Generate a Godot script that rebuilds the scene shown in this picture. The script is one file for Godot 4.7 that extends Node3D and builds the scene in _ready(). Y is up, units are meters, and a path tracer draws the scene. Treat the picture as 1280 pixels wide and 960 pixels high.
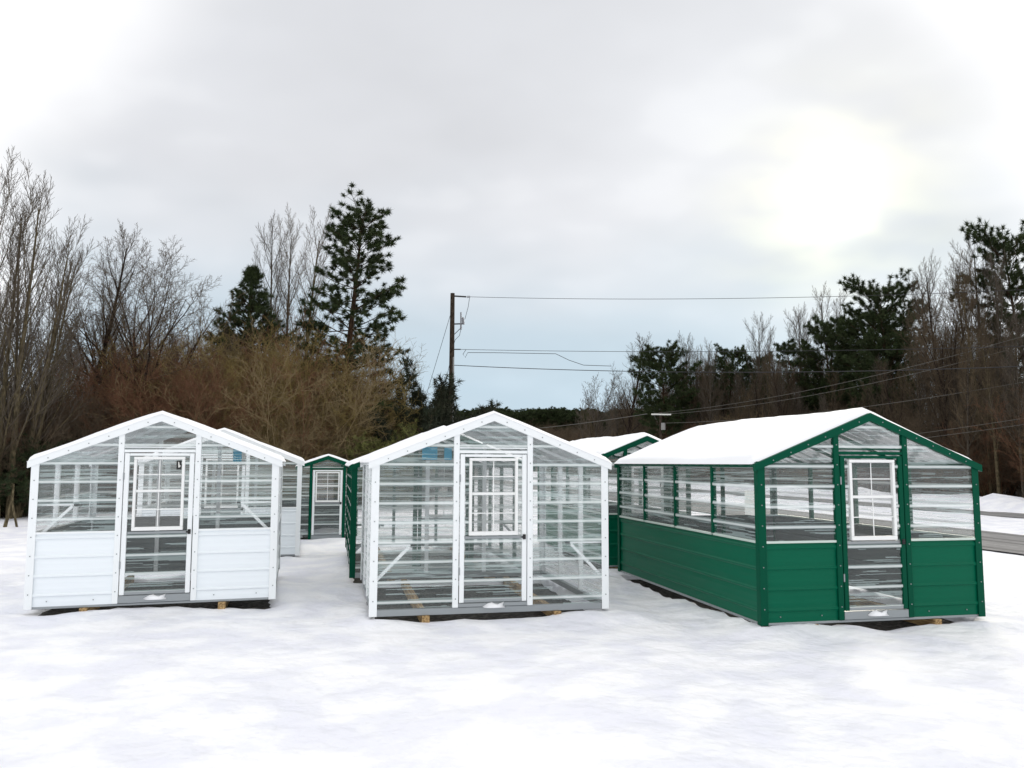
extends Node3D

# ---------------------------------------------------------------- mesh builder
class MB:
	var v := PackedVector3Array()
	var n := PackedVector3Array()
	var c := PackedColorArray()
	var t := PackedVector2Array()
	var ix := PackedInt32Array()
	var colored := false
	var mapped := false
	var tint := Color.WHITE

	func vert(p: Vector3, nn: Vector3, uv := Vector2.ZERO) -> int:
		v.append(p)
		n.append(nn)
		if colored:
			c.append(tint)
		if mapped:
			t.append(uv)
		return v.size() - 1

	# corners counter-clockwise seen from outside
	func tri(a: Vector3, b: Vector3, d: Vector3) -> void:
		var nn := (b - a).cross(d - a).normalized()
		var i := vert(a, nn)
		vert(b, nn)
		vert(d, nn)
		ix.append_array([i, i + 2, i + 1])

	func quad(a: Vector3, b: Vector3, d: Vector3, e: Vector3) -> void:
		var nn := (d - a).cross(e - b).normalized()
		var i := vert(a, nn)
		vert(b, nn)
		vert(d, nn)
		vert(e, nn)
		ix.append_array([i, i + 2, i + 1, i, i + 3, i + 2])

	# box with chamfered edges
	func cbox(lo: Vector3, hi: Vector3, ch := 0.004, tf := Transform3D.IDENTITY) -> void:
		var q := minf(ch, 0.45 * minf(hi.x - lo.x, minf(hi.y - lo.y, hi.z - lo.z)))
		var s := [-1.0, 1.0]
		var mid := (lo + hi) * 0.5
		var h := (hi - lo) * 0.5
		var P := func(ax: int, sx: float, sy: float, sz: float) -> Vector3:
			var o := Vector3(sx * (h.x - q), sy * (h.y - q), sz * (h.z - q))
			if ax == 0:
				o.x = sx * h.x
			elif ax == 1:
				o.y = sy * h.y
			else:
				o.z = sz * h.z
			return tf * (mid + o)
		var cen := tf * mid
		var out := func(pts: Array) -> void:
			var f := Vector3.ZERO
			for p in pts:
				f += p
			f = f / pts.size() - cen
			var nn: Vector3 = (pts[1] - pts[0]).cross(pts[2] - pts[0])
			if nn.dot(f) < 0:
				pts.reverse()
			if pts.size() == 3:
				tri(pts[0], pts[1], pts[2])
			else:
				quad(pts[0], pts[1], pts[2], pts[3])
		for a in s:
			out.call([P.call(0, a, -1, -1), P.call(0, a, 1, -1), P.call(0, a, 1, 1), P.call(0, a, -1, 1)])
			out.call([P.call(1, -1, a, -1), P.call(1, 1, a, -1), P.call(1, 1, a, 1), P.call(1, -1, a, 1)])
			out.call([P.call(2, -1, -1, a), P.call(2, 1, -1, a), P.call(2, 1, 1, a), P.call(2, -1, 1, a)])
			for b in s:
				out.call([P.call(0, a, b, -1), P.call(0, a, b, 1), P.call(1, a, b, 1), P.call(1, a, b, -1)])
				out.call([P.call(0, a, -1, b), P.call(0, a, 1, b), P.call(2, a, 1, b), P.call(2, a, -1, b)])
				out.call([P.call(1, -1, a, b), P.call(1, 1, a, b), P.call(2, 1, a, b), P.call(2, -1, a, b)])
				for d in s:
					out.call([P.call(0, a, b, d), P.call(1, a, b, d), P.call(2, a, b, d)])

	# bar between two points with a rectangular section
	func bar(a: Vector3, b: Vector3, w: float, d: float, ch := 0.003, up := Vector3.UP) -> void:
		var z := (b - a).normalized()
		var x := up.cross(z)
		if x.length() < 0.01:
			x = Vector3.RIGHT.cross(z)
		x = x.normalized()
		var tf := Transform3D(Basis(x, z.cross(x), z), (a + b) * 0.5)
		var l := (b - a).length() * 0.5
		cbox(Vector3(-w / 2, -d / 2, -l), Vector3(w / 2, d / 2, l), ch, tf)

	# flat outline in the xy plane, convex, counter-clockwise, pushed out from z0 to z1
	func prism(pts: PackedVector2Array, z0: float, z1: float) -> void:
		var k := pts.size()
		for i in range(1, k - 1):
			tri(Vector3(pts[0].x, pts[0].y, z1), Vector3(pts[i].x, pts[i].y, z1), Vector3(pts[i + 1].x, pts[i + 1].y, z1))
			tri(Vector3(pts[0].x, pts[0].y, z0), Vector3(pts[i + 1].x, pts[i + 1].y, z0), Vector3(pts[i].x, pts[i].y, z0))
		for i in k:
			var p := pts[i]
			var q := pts[(i + 1) % k]
			quad(Vector3(p.x, p.y, z1), Vector3(p.x, p.y, z0), Vector3(q.x, q.y, z0), Vector3(q.x, q.y, z1))

	# tapered round limb through points
	func limb(pts: PackedVector3Array, r0: float, r1: float, sides: int) -> void:
		var k := pts.size()
		var dir := (pts[1] - pts[0]).normalized()
		var x := dir.cross(Vector3(0.31, 0.2, 0.93)).normalized()
		var first := v.size()
		for i in k:
			if i > 0:
				dir = (pts[mini(i + 1, k - 1)] - pts[i - 1]).normalized()
			x = (x - dir * x.dot(dir)).normalized()
			var y := dir.cross(x)
			var r := lerpf(r0, r1, float(i) / (k - 1))
			for s in sides:
				var a := TAU * s / sides
				var o := x * cos(a) + y * sin(a)
				v.append(pts[i] + o * r)
				n.append(o)
				if colored:
					c.append(tint)
		for i in k - 1:
			for s in sides:
				var a := first + i * sides + s
				var b := first + i * sides + (s + 1) % sides
				ix.append_array([a, a + sides, b, b, a + sides, b + sides])

	func blade(p: Vector3, tip: Vector3, side: Vector3) -> void:
		var nn := side.cross(tip - p).normalized()
		var i := v.size()
		v.append(p - side)
		v.append(p + side)
		v.append(tip)
		n.append(nn)
		n.append(nn)
		n.append(nn)
		if colored:
			c.append(tint)
			c.append(tint)
			c.append(tint)
		ix.append_array([i, i + 2, i + 1])

	func mesh(m: Material, out: ArrayMesh = null) -> ArrayMesh:
		var a := []
		a.resize(Mesh.ARRAY_MAX)
		a[Mesh.ARRAY_VERTEX] = v
		a[Mesh.ARRAY_NORMAL] = n
		if colored:
			a[Mesh.ARRAY_COLOR] = c
		if mapped:
			a[Mesh.ARRAY_TEX_UV] = t
		a[Mesh.ARRAY_INDEX] = ix
		if out == null:
			out = ArrayMesh.new()
		out.add_surface_from_arrays(Mesh.PRIMITIVE_TRIANGLES, a)
		out.surface_set_material(out.get_surface_count() - 1, m)
		return out


# ---------------------------------------------------------------- shared state
const TURN := 0.2174            # how far the row of greenhouses is turned
const F := 998.6 / 1280.0       # focal length over picture width
var M := {}
var used := {}
var nz := FastNoiseLite.new()
var rng := RandomNumberGenerator.new()
var pads := []                  # greenhouse footprints: [inverse transform, half width, length]

func numbered(called: String) -> String:
	var k: int = used.get(called, 0)
	used[called] = k + 1
	return called if k == 0 else "%s_%03d" % [called, k]

func part(called: String, mesh: Mesh, parent: Node3D, at := Vector3.ZERO) -> MeshInstance3D:
	var o := MeshInstance3D.new()
	o.name = called
	o.mesh = mesh
	o.position = at
	parent.add_child(o, true)
	return o

func meta(o: Node, label: String, category: String, group := "") -> void:
	o.set_meta("label", label)
	o.set_meta("category", category)
	if group != "":
		o.set_meta("group", group)

func thing(called: String, label: String, category: String, tf := Transform3D.IDENTITY, group := "") -> Node3D:
	var o := Node3D.new()
	o.name = numbered(called)
	o.transform = tf
	add_child(o)
	meta(o, label, category, group)
	return o

func structure(called: String, mesh: Mesh) -> MeshInstance3D:
	var o := part(numbered(called), mesh, self)
	o.set_meta("kind", "structure")
	return o

# a picture column (of 1280) and a depth in metres give a place on the ground
func spot(u: float, depth: float) -> Vector3:
	var x := (u - 640.0) / 998.6 * depth
	return Vector3(x, ground(x, -depth), -depth)

# the height of what shows at a picture row (of 960) at that depth
func rise(row: float, depth: float) -> float:
	return 1.9 + depth * tan(0.0991 + atan((480.0 - row) / 998.6))

func smooth(a: float, b: float, x: float) -> float:
	var q := clampf((x - a) / (b - a), 0, 1)
	return q * q * (3 - 2 * q)

func paint(col: Color, rough: float, metal := 0.0, spec := 0.5) -> StandardMaterial3D:
	var m := StandardMaterial3D.new()
	m.albedo_color = col
	m.roughness = rough
	m.metallic = metal
	m.metallic_specular = spec
	return m

func noise_tex(size: int, freq: float, seed_: int, ramp: Array, oct := 4, srgb := true) -> ImageTexture:
	var f := FastNoiseLite.new()
	f.seed = seed_
	f.frequency = freq
	f.fractal_octaves = oct
	var im := f.get_seamless_image(size, size)
	var out := Image.create(size, size, false, Image.FORMAT_RGB8)
	for y in size:
		for x in size:
			var q := im.get_pixel(x, y).r
			var col: Color = ramp[ramp.size() - 1][1]
			for i in ramp.size() - 1:
				if q < ramp[i + 1][0]:
					var w := clampf((q - ramp[i][0]) / (ramp[i + 1][0] - ramp[i][0]), 0, 1)
					col = (ramp[i][1] as Color).lerp(ramp[i + 1][1], w)
					break
			out.set_pixel(x, y, col)
	out.generate_mipmaps()
	return ImageTexture.create_from_image(out)

# ---------------------------------------------------------------- sky
func build_sky() -> PanoramaSkyMaterial:
	var w := 1024
	var h := 512
	var im := Image.create(w, h, false, Image.FORMAT_RGBF)
	var f := FastNoiseLite.new()
	f.seed = 5
	f.frequency = 0.9
	f.fractal_octaves = 5
	var g := FastNoiseLite.new()
	g.seed = 12
	g.frequency = 3.2
	g.fractal_octaves = 4
	var s := sun_dir()
	for y in h:
		var el := PI / 2 - (y + 0.5) / h * PI
		for x in w:
			var az := (x + 0.5) / w * TAU
			if az > PI:
				az -= TAU
			var d := Vector3(sin(az) * cos(el), sin(el), -cos(az) * cos(el))
			var col := Color(0.7, 0.74, 0.78)
			if el > -0.02:
				# cloud sheet seen from below: project on a plane so that it flattens to the horizon
				var pl := Vector3(d.x, d.z, 0) / (maxf(d.y, 0) + 0.22)
				var a := f.get_noise_3d(pl.x, pl.y, 0.0)
				var b := g.get_noise_3d(pl.x * 0.8, pl.y * 1.3, 3.0)
				var eld := rad_to_deg(el)
				var lowc := Color(0.50, 0.625, 0.715)
				var midc := Color(0.672, 0.685, 0.718)
				col = lowc.lerp(midc, smooth(3.0, 21.0, eld + 5.0 * a))
				var azd := rad_to_deg(az)
				var e := sqrt(pow(azd / 34.0, 2) + pow((eld - 13.0) / 27.0, 2)) + 0.10 * a
				var thin := smooth(0.80, 1.12, e)  # brightness added to the sky from the view's corners outward, lifting the snow
				var k := 1.0 + 0.12 * a + 0.05 * b
				col = Color(col.r * k, col.g * k, col.b * k)
				# wisps where the sheet is thin
				var wisp := smooth(0.22, 0.5, b + 0.5 * a) * smooth(8, 20, eld)
				col = col.lerp(Color(0.86, 0.87, 0.89), 0.16 * wisp)
				var br := 1.04 + 0.06 * a
				var bright := Color(br, br, br * 1.01).lerp(Color(0.82, 0.87, 0.92), 1.0 - smooth(0, 12, eld))
				col = col.lerp(bright, thin)
				# the sun behind the cloud
				var gam := rad_to_deg(acos(clampf(d.dot(s), -1, 1)))
				var halo := exp(-pow(gam / 15.0, 2)) * 0.10
				col = Color(col.r + halo, col.g + halo, col.b + halo * 0.9)
				var veil := smooth(-0.4, 0.4, g.get_noise_3d(pl.x * 1.1 + 20.0, pl.y * 2.2, 7.0) + 0.4 * b)
				var glow := exp(-pow(gam / 5.6, 2.0)) * (0.06 + 0.20 * veil)
				var core := exp(-pow(gam / 2.5, 2.0)) * (0.10 + 0.22 * veil) + exp(-pow(gam / 1.9, 2.0)) * 0.75
				col = Color(col.r + glow + core, col.g + glow * 0.92 + core * 0.97, col.b + glow * 0.22 + core * 0.72)
				# a greyer streak of cloud under the sun
				var streak := exp(-pow((eld - 14.2 - 0.10 * (azd - 24.0)) / 1.5, 2)) * smooth(10, 20, azd) * (1 - smooth(30, 40, azd))
				col = col * (1.0 - 0.09 * streak * (0.6 + b))
			im.set_pixel(x, y, col)
	var m := PanoramaSkyMaterial.new()
	m.panorama = ImageTexture.create_from_image(im)
	return m

func sun_dir() -> Vector3:
	var q := Vector3((1040.0 - 640.0) / 998.6, (480.0 - 250.0) / 998.6, -1).normalized()
	return q.rotated(Vector3.RIGHT, 0.0991)

# ---------------------------------------------------------------- ground
# across: metres to the right of the greenhouse row's axis; the two road lanes run along it
func across(x: float, z: float) -> float:
	return x * 0.9765 - z * 0.2156

func pad_edge(x: float, z: float) -> float:      # metres outside the nearest greenhouse wall, negative inside
	var best := 99.0
	for p in pads:
		var q: Vector3 = p[0] * Vector3(x, 0, z)
		best = minf(best, maxf(absf(q.x) - p[1], maxf(q.z, -q.z - p[2])))
	return best

func in_woods(x: float, z: float) -> float:
	var a := across(x, z)
	var jag := 1.6 * nz.get_noise_2d(x * 3.0 + 40, z * 3.0)
	var right := smooth(31.6, 32.8, a + jag)
	# left wood: beyond a line from (-20, -24.5) to (-5, -38), then straight away
	var left := smooth(0.0, 1.2, minf((-z - 24.5) * 0.743 - (x + 20.0) * 0.669, -(x + 3.0 - (z + 38.0) * 0.02) * 1.0 + 1.0) + jag)
	if z > -20:
		left = 0.0
	var far := smooth(150, 170, -z)
	return maxf(right, maxf(left, far))

func ground(x: float, z: float) -> float:
	var a := across(x, z)
	var y := 0.035 + 0.05 * nz.get_noise_2d(x * 1.6, z * 1.6) + 0.022 * nz.get_noise_2d(x * 9.0 + 7, z * 9.0)
	# trodden, crusty snow beside the long green greenhouse
	y += 0.035 * nz.get_noise_2d(x * 26.0, z * 20.0 + 55) * smooth(5.2, 6.2, x) * (1 - smooth(10, 13, x)) * smooth(6, 9, -z) * (1 - smooth(14, 18, -z))
	y = maxf(y, 0.005)
	# lanes lie in the snow
	var lane := 1.0 - maxf(smooth(14.0, 14.5, a) * (1 - smooth(18.9, 19.3, a)), smooth(24.3, 24.7, a) * (1 - smooth(27.3, 27.6, a)))
	y = y * lane - 0.05 * (1 - lane)
	# ploughed bank past the far lane
	var bank := smooth(27.5, 29.0, a) * (1 - smooth(30.5, 33.0, a))
	y += bank * (0.34 + 0.5 * nz.get_noise_2d(x * 7.0, z * 7.0 + 90))
	y += maxf(0, a - 31.0) * 0.025
	if absf(x) < 9.5 and z < -7 and z > -27:
		var e := pad_edge(x, z)
		# the wind has left a low uneven lip of snow along the walls, and none under them
		y += (1 - smooth(0.05, 0.7, absf(e))) * (0.035 + 0.12 * nz.get_noise_2d(x * 9.0 + 300, z * 9.0))
		y = maxf(y, 0.0)
		y = lerpf(-0.06, y, smooth(-0.11, 0.0, e))
	var far := maxf(0, -z - 120.0)
	y += far * 0.03 * (1 - smooth(0, 500, far - 60))
	return y

func graded(lo: float, hi: float, step: float, far_lo: float, far_hi: float) -> PackedFloat32Array:
	var neg := []
	var s := step
	var p := lo
	while p > far_lo:
		s *= 1.085
		p -= s
		neg.append(p)
	neg.reverse()
	var out := PackedFloat32Array(neg)
	p = lo
	while p < hi:
		out.append(p)
		p += step
	s = step
	while p < far_hi:
		out.append(p)
		s *= 1.085
		p += s
	out.append(p)
	return out

func build_ground() -> void:
	var xs := graded(-8.2, 8.2, 0.085, -1600, 1600)
	var zs := graded(-15.5, -2.0, 0.085, -2200, 60)
	var b := MB.new()
	b.colored = true
	var litter := Color(0.085, 0.062, 0.042)
	for z in zs:
		for x in xs:
			var y := ground(x, z)
			var e := 0.05 if absf(x) < 12 and z > -22 else 0.4
			var nn := Vector3(ground(x - e, z) - ground(x + e, z), 2 * e, ground(x, z - e) - ground(x, z + e)).normalized()
			b.tint = Color.WHITE
			if z < -19:
				b.tint = Color.WHITE.lerp(litter, in_woods(x, z))
			b.vert(Vector3(x, y, z), nn)
	var k := xs.size()
	for j in zs.size() - 1:
		for i in k - 1:
			var a := j * k + i
			b.ix.append_array([a, a + 1, a + k, a + 1, a + k + 1, a + k])
	structure("ground", b.mesh(M.snow))

func strip(called: String, a0: float, a1: float, m: Material, y: float) -> void:
	var b := MB.new()
	b.mapped = true
	var r := Vector3(0.9765, 0, -0.2156)
	var f := Vector3(-0.2156, 0, -0.9765)
	var steps := 240
	for j in steps + 1:
		var s := -40.0 + j * 1.0
		for i in 7:
			var w := i / 6.0
			var a := lerpf(a0, a1, w)
			if i == 0 or i == 6:
				a += 0.22 * nz.get_noise_2d(s * 6.0, a * 20.0)
			var p := r * a + f * s
			b.vert(Vector3(p.x, y, p.z), Vector3.UP, Vector2(w, s * 0.03))
	for j in steps:
		for i in 6:
			var q := j * 7 + i
			b.ix.append_array([q, q + 7, q + 1, q + 1, q + 7, q + 8])
	structure(called, b.mesh(m))

# ---------------------------------------------------------------- greenhouse
# A ribbed sheet in its own plane. org: point at u = 0, y = 0; right and out: axes. lim(y) clips it under the roof line.
func sheet(b: MB, org: Vector3, right: Vector3, out: Vector3, u0: float, u1: float, y0: float, y1: float, peak: float, slope: float, wavy: float, salt: float, ribs: PackedInt32Array, streaks: PackedInt32Array) -> void:
	var rows := PackedFloat32Array()
	var rib := 0.229
	var offs := [-0.03, -0.012, 0.012, 0.03, 0.062, 0.070, 0.084, 0.092, 0.137, 0.145, 0.159, 0.167]
	var base := 0.16 + 0.12
	var k := int(floor((y0 - base) / rib)) - 1
	var y := y0
	rows.append(y0)
	while y < y1:
		for o in offs:
			y = base + k * rib + o
			if y > y0 + 0.004 and y < y1 - 0.004:
				rows.append(y)
		k += 1
	rows.append(y1)
	if wavy > 0:
		var more := PackedFloat32Array()
		for i in rows.size() - 1:
			var parts := int(ceil((rows[i + 1] - rows[i]) / 0.009))
			for j in parts:
				more.append(lerpf(rows[i], rows[i + 1], float(j) / parts))
		more.append(rows[rows.size() - 1])
		rows = more
	var cols := 14 if wavy > 0 else 6
	var up := Vector3.UP
	var height := func(u: float, yy: float) -> float:
		var ph := fposmod(yy - base + 0.03, rib) - 0.03
		var o := 0.0
		if absf(ph) < 0.03:
			o = (0.019 if wavy > 0 else 0.018) * clampf(((0.03 if wavy > 0 else 0.024) - absf(ph)) / 0.014, 0, 1)
		else:
			for cnt in [0.077, 0.152]:
				o += (0.0045 if wavy > 0 else 0.0011) * clampf((0.015 - absf(ph - cnt)) / 0.008, 0, 1)
		if wavy > 0:
			o += wavy * (0.0022 * nz.get_noise_3d(u * 9.0, yy * 620.0, salt) + 0.004 * nz.get_noise_3d(u * 40.0, yy * 170.0, salt + 9))
		else:
			o += 0.0016 * nz.get_noise_3d(u * 90.0, yy * 110.0, salt)
		return o
	var first := b.v.size()
	for i in rows.size():
		var yy := rows[i]
		var l := u0
		var r := u1
		if slope > 0:
			var lim := maxf((peak - yy) / slope, 0.0)
			l = clampf(-lim, u0, u1)
			r = clampf(lim, u0, u1)
		for j in cols + 1:
			var u := lerpf(l, r, float(j) / cols)
			var e := 0.0022
			var o: float = height.call(u, yy)
			var dy: float = (height.call(u, yy + e) - height.call(u, yy - e)) / (2 * e)
			var du: float = (height.call(u + 0.02, yy) - height.call(u - 0.02, yy)) / 0.04
			b.vert(org + right * u + up * yy + out * o, (out - up * dy - right * du).normalized(), Vector2(u, yy))
	for i in rows.size() - 1:
		for j in cols:
			var a := first + i * (cols + 1) + j
			var face := PackedInt32Array([a, a + cols + 2, a + 1, a, a + cols + 1, a + cols + 2])
			if wavy > 0:  # pick out the faces that carry painted reflections
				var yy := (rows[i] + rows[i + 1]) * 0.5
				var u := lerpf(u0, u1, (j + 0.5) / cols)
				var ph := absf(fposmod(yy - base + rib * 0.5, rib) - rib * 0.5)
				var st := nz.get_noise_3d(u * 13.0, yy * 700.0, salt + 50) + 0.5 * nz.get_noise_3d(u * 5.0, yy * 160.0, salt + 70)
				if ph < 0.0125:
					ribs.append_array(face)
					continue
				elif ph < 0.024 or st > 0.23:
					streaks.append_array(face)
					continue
			b.ix.append_array(face)

func panel(called: String, g: Node3D, m: Material, org: Vector3, right: Vector3, out: Vector3, u0: float, u1: float, y0: float, y1: float, peak := 0.0, slope := 0.0, wavy := 1.0) -> void:
	var b := MB.new()
	var ribs := PackedInt32Array()
	var streaks := PackedInt32Array()
	sheet(b, org, right, out, u0, u1, y0, y1, peak, slope, wavy, rng.randf() * 100.0, ribs, streaks)
	var mesh := b.mesh(m)
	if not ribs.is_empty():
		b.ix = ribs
		mesh = b.mesh(M.rib_sheen, mesh)
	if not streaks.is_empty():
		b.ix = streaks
		mesh = b.mesh(M.streak_sheen, mesh)
	if wavy == 0:                          # the sheet's unpainted inner face
		var k := MB.new()
		sheet(k, org - out * 0.003, right, out, u0, u1, y0, y1, peak, slope, wavy, 0.0, ribs, streaks)
		mesh = k.mesh(M.backer, mesh)
	part(called, mesh, g)

func cb(called: String, g: Node3D, m: Material, lo: Vector3, hi: Vector3, ch := 0.004) -> MeshInstance3D:
	var b := MB.new()
	b.cbox(lo, hi, ch)
	return part(called, b.mesh(m), g)

func greenhouse(called: String, label: String, o: Dictionary) -> Node3D:
	var W: float = o.w
	var L: float = o.l
	var eh: float = o.eave
	var ph: float = o.peak
	var hw := W / 2
	var slope := (ph - eh) / hw
	var tr: Material = o.trim
	var low: Material = o.get("low")
	var rail: float = o.get("rail", 1.03)
	var dw: float = o.get("door", 0.455)       # half the distance between the door posts
	var y0 := 0.12
	var sh := 0.028 if low else 0.075
	var g := thing(called, label, "greenhouse", o.tf, "greenhouses on the snowy lot")
	var roof := func(x: float) -> float: return ph - absf(x) * slope
	# runners the house stands on
	for s in [-1, 1]:
		var b := MB.new()
		var x: float = s * hw * 0.56
		b.cbox(Vector3(x - 0.045, 0.0, -L + 0.05), Vector3(x + 0.045, y0 - 0.002, 0.045), 0.006)
		part("skid", b.mesh(M.lumber), g)
	# sill channel all round
	cb("sill", g, M.steel, Vector3(-hw + 0.02, y0, -0.05), Vector3(hw - 0.02, y0 + sh, 0.012))
	cb("sill", g, M.steel, Vector3(-hw + 0.02, y0, -L - 0.012), Vector3(hw - 0.02, y0 + sh, -L + 0.05))
	for s in [-1, 1]:
		cb("sill", g, M.steel, Vector3(minf(s * (hw + 0.012), s * (hw - 0.05)), y0, -L + 0.055), Vector3(maxf(s * (hw + 0.012), s * (hw - 0.05)), y0 + sh, -0.055))
	# corner posts: an angle of two flanges
	for sx in [-1, 1]:
		for sz in [0, 1]:
			var b := MB.new()
			var z: float = 0.03 if sz == 0 else -L - 0.03
			var ins: float = -0.045 if sz == 0 else 0.045
			var x: float = sx * (hw + 0.03)
			b.cbox(Vector3(minf(x, x - sx * 0.09), y0 + 0.004, minf(z, z + ins * 0.3)), Vector3(maxf(x, x - sx * 0.09), eh + 0.02, maxf(z, z + ins * 0.3)), 0.003)
			b.cbox(Vector3(minf(x, x - sx * 0.0135), y0 + 0.004, minf(z + ins * 0.31, z + ins * 2.0)), Vector3(maxf(x, x - sx * 0.0135), eh + 0.02, maxf(z + ins * 0.31, z + ins * 2.0)), 0.003)
			part("corner_post", b.mesh(tr), g)
	# front: door posts, header, panels
	var hd: float = o.get("header", 2.02)
	for s in [-1, 1]:
		cb("door_post", g, tr, Vector3(s * dw - 0.034, y0 + sh + 0.003, -0.02), Vector3(s * dw + 0.034, roof.call(s * dw) - 0.035, 0.034))
	cb("header", g, tr, Vector3(-dw + 0.035, hd, -0.018), Vector3(dw - 0.035, hd + 0.035, 0.030))
	cb("header", g, tr, Vector3(-dw + 0.035, hd + 0.058, -0.016), Vector3(dw - 0.035, hd + 0.072, 0.026))
	var fr := Vector3(1, 0, 0)
	var fo := Vector3(0, 0, 1)
	var pk := ph - 0.03
	var bot := y0 + 0.077
	for s in [-1, 1]:
		var a: float = dw + 0.03
		var b: float = hw - 0.03
		var u0: float = a if s > 0 else -b
		var u1: float = b if s > 0 else -a
		var start := bot
		if low and o.get("low_front", true):
			panel("metal_panel", g, low, Vector3(0, 0, 0.004), fr, fo, u0, u1, y0 + 0.024, rail, 0, 0, 0.0)
			cb("rail_strip", g, o.strip, Vector3(u0, rail - 0.012, -0.004), Vector3(u1, rail + 0.014, 0.027), 0.003)
			start = rail + 0.014
		panel("clear_panel", g, M.clear, Vector3(0, 0, 0.002), fr, fo, u0, u1, start, roof.call(a) - 0.03, pk, slope)
	panel("gable_panel", g, M.clear, Vector3(0, 0, 0.002), fr, fo, -dw + 0.03, dw - 0.03, hd + 0.03, pk - 0.02, pk, slope)
	# back wall
	var br := Vector3(-1, 0, 0)
	var bo := Vector3(0, 0, -1)
	var zb := Vector3(0, 0, -L)
	for s in [-1, 1]:
		cb("back_post", g, tr, Vector3(s * dw - 0.03, y0 + sh + 0.003, -L - 0.02), Vector3(s * dw + 0.03, roof.call(s * dw) - 0.035, -L + 0.03))
	for q in [[-hw + 0.03, -dw - 0.02], [-dw + 0.02, dw - 0.02], [dw + 0.02, hw - 0.03]]:
		var start := bot
		if low:
			panel("metal_panel", g, low, zb, br, bo, q[0], q[1], y0 + 0.024, rail, 0, 0, 0.0)
			start = rail
		panel("clear_panel", g, M.clear, zb, br, bo, q[0], q[1], start, pk - 0.02 if q[0] * q[1] < 0 else roof.call(q[1] if absf(q[1]) < absf(q[0]) else q[0]) - 0.03, pk, slope)
	# side walls in bays
	var bays: int = o.bays
	for s in [-1, 1]:
		var sr := Vector3(0, 0, -s)
		var so := Vector3(s, 0, 0)
		var org := Vector3(s * hw, 0, 0)
		for k in bays:
			var n0: float = L * k / bays + 0.03
			var n1: float = L * (k + 1) / bays - 0.03
			var u0: float = n0 if s > 0 else -n1
			var u1: float = n1 if s > 0 else -n0
			var start := bot
			if low:
				if k == 0:
					panel("metal_panel", g, low, org, sr, so, 0.02 if s > 0 else -L + 0.02, L - 0.02 if s > 0 else -0.02, y0 + 0.024, rail, 0, 0, 0.0)
				cb("rail_strip", g, o.strip, Vector3(minf(s * (hw - 0.01), s * (hw + 0.026)), rail - 0.012, -n1), Vector3(maxf(s * (hw - 0.01), s * (hw + 0.026)), rail + 0.014, -n0), 0.003)
				start = rail + 0.014
			panel("clear_panel", g, M.clear, org, sr, so, u0, u1, start, eh - 0.02)
			if k > 0:
				var zz := -L * k / bays
				cb("side_post", g, tr, Vector3(minf(s * (hw + 0.024), s * (hw - 0.04)), start, zz - 0.022), Vector3(maxf(s * (hw + 0.024), s * (hw - 0.04)), eh - 0.02, zz + 0.022))
				# bench arm and brace inside, on each post
			if o.get("bench", true) and k < 1:
				var zz := -0.075
				var yb: float = o.get("bench_y", 0.925)
				var ab := MB.new()
				ab.bar(Vector3(s * (hw - 0.02), yb, zz), Vector3(s * (hw - 0.45), yb, zz), 0.025, 0.025)
				part("bench_arm", ab.mesh(tr), g)
				ab = MB.new()
				ab.bar(Vector3(s * (hw - 0.03), yb - 0.42, zz), Vector3(s * (hw - 0.43), yb - 0.018, zz), 0.036, 0.036)
				part("bench_brace", ab.mesh(M.white if tr == M.white else M.steel), g)
				cb("end_cap", g, M.black, Vector3(s * (hw - 0.47) - 0.025, yb - 0.024, zz - 0.02), Vector3(s * (hw - 0.47) + 0.025, yb + 0.024, zz + 0.02))
		cb("eave_trim", g, tr, Vector3(minf(s * (hw + 0.005), s * (hw + 0.05)), eh - 0.045, -L - 0.02), Vector3(maxf(s * (hw + 0.005), s * (hw + 0.05)), eh + 0.012, 0.015))
	# rake trim on both gables, roof sheets, rafters
	var ov: float = o.get("over", 0.07)
	var xe := hw + ov
	for s in [-1, 1]:
		for zz in [[0.0, 0.05], [-L - 0.05, -L]]:
			var b := MB.new()
			var yo: float = roof.call(xe)
			var pts := PackedVector2Array([Vector2(0, ph - 0.075), Vector2(s * xe, yo - 0.06), Vector2(s * xe, yo + 0.02), Vector2(0, ph + 0.02)])
			if s < 0:
				pts.reverse()
			b.prism(pts, zz[0], zz[1])
			part("rake_trim", b.mesh(tr), g)
		var rb := MB.new()
		var ye: float = roof.call(xe)
		var n0 := Vector3(s * slope, 1, 0).normalized()
		var a := Vector3(0, ph, 0)
		var d := Vector3(s * xe, ye, 0)
		for k in 40:
			var z0 := -L * k / 40.0
			var z1 := -L * (k + 1) / 40.0
			var h0 := 0.008 * (k % 2)
			var h1 := 0.008 * ((k + 1) % 2)
			var q := [a + Vector3(0, h0, z0), d + Vector3(0, h0, z0), d + Vector3(0, h1, z1), a + Vector3(0, h1, z1)]
			if s < 0:
				q.reverse()
			rb.quad(q[0], q[1], q[2], q[3])
		part("roof_sheet", rb.mesh(M.clear), g)
		for k in range(1, bays):
			var fb := MB.new()
			var zz := -L * k / bays
			fb.bar(Vector3(s * 0.01, ph - 0.045, zz), Vector3(s * (hw - 0.02), eh - 0.04, zz), 0.035, 0.045, 0.003, Vector3(0, 0, 1))
			part("rafter", fb.mesh(tr), g)
	# snow on the roof: uneven top, rounded lip, flat underside
	var sb := MB.new()
	var nc := 28
	var nr := 36
	var thick: float = o.get("snow", 0.06)
	var z_a: float = o.get("snow_front", 0.035)
	var salt := rng.randf() * 200.0
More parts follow.
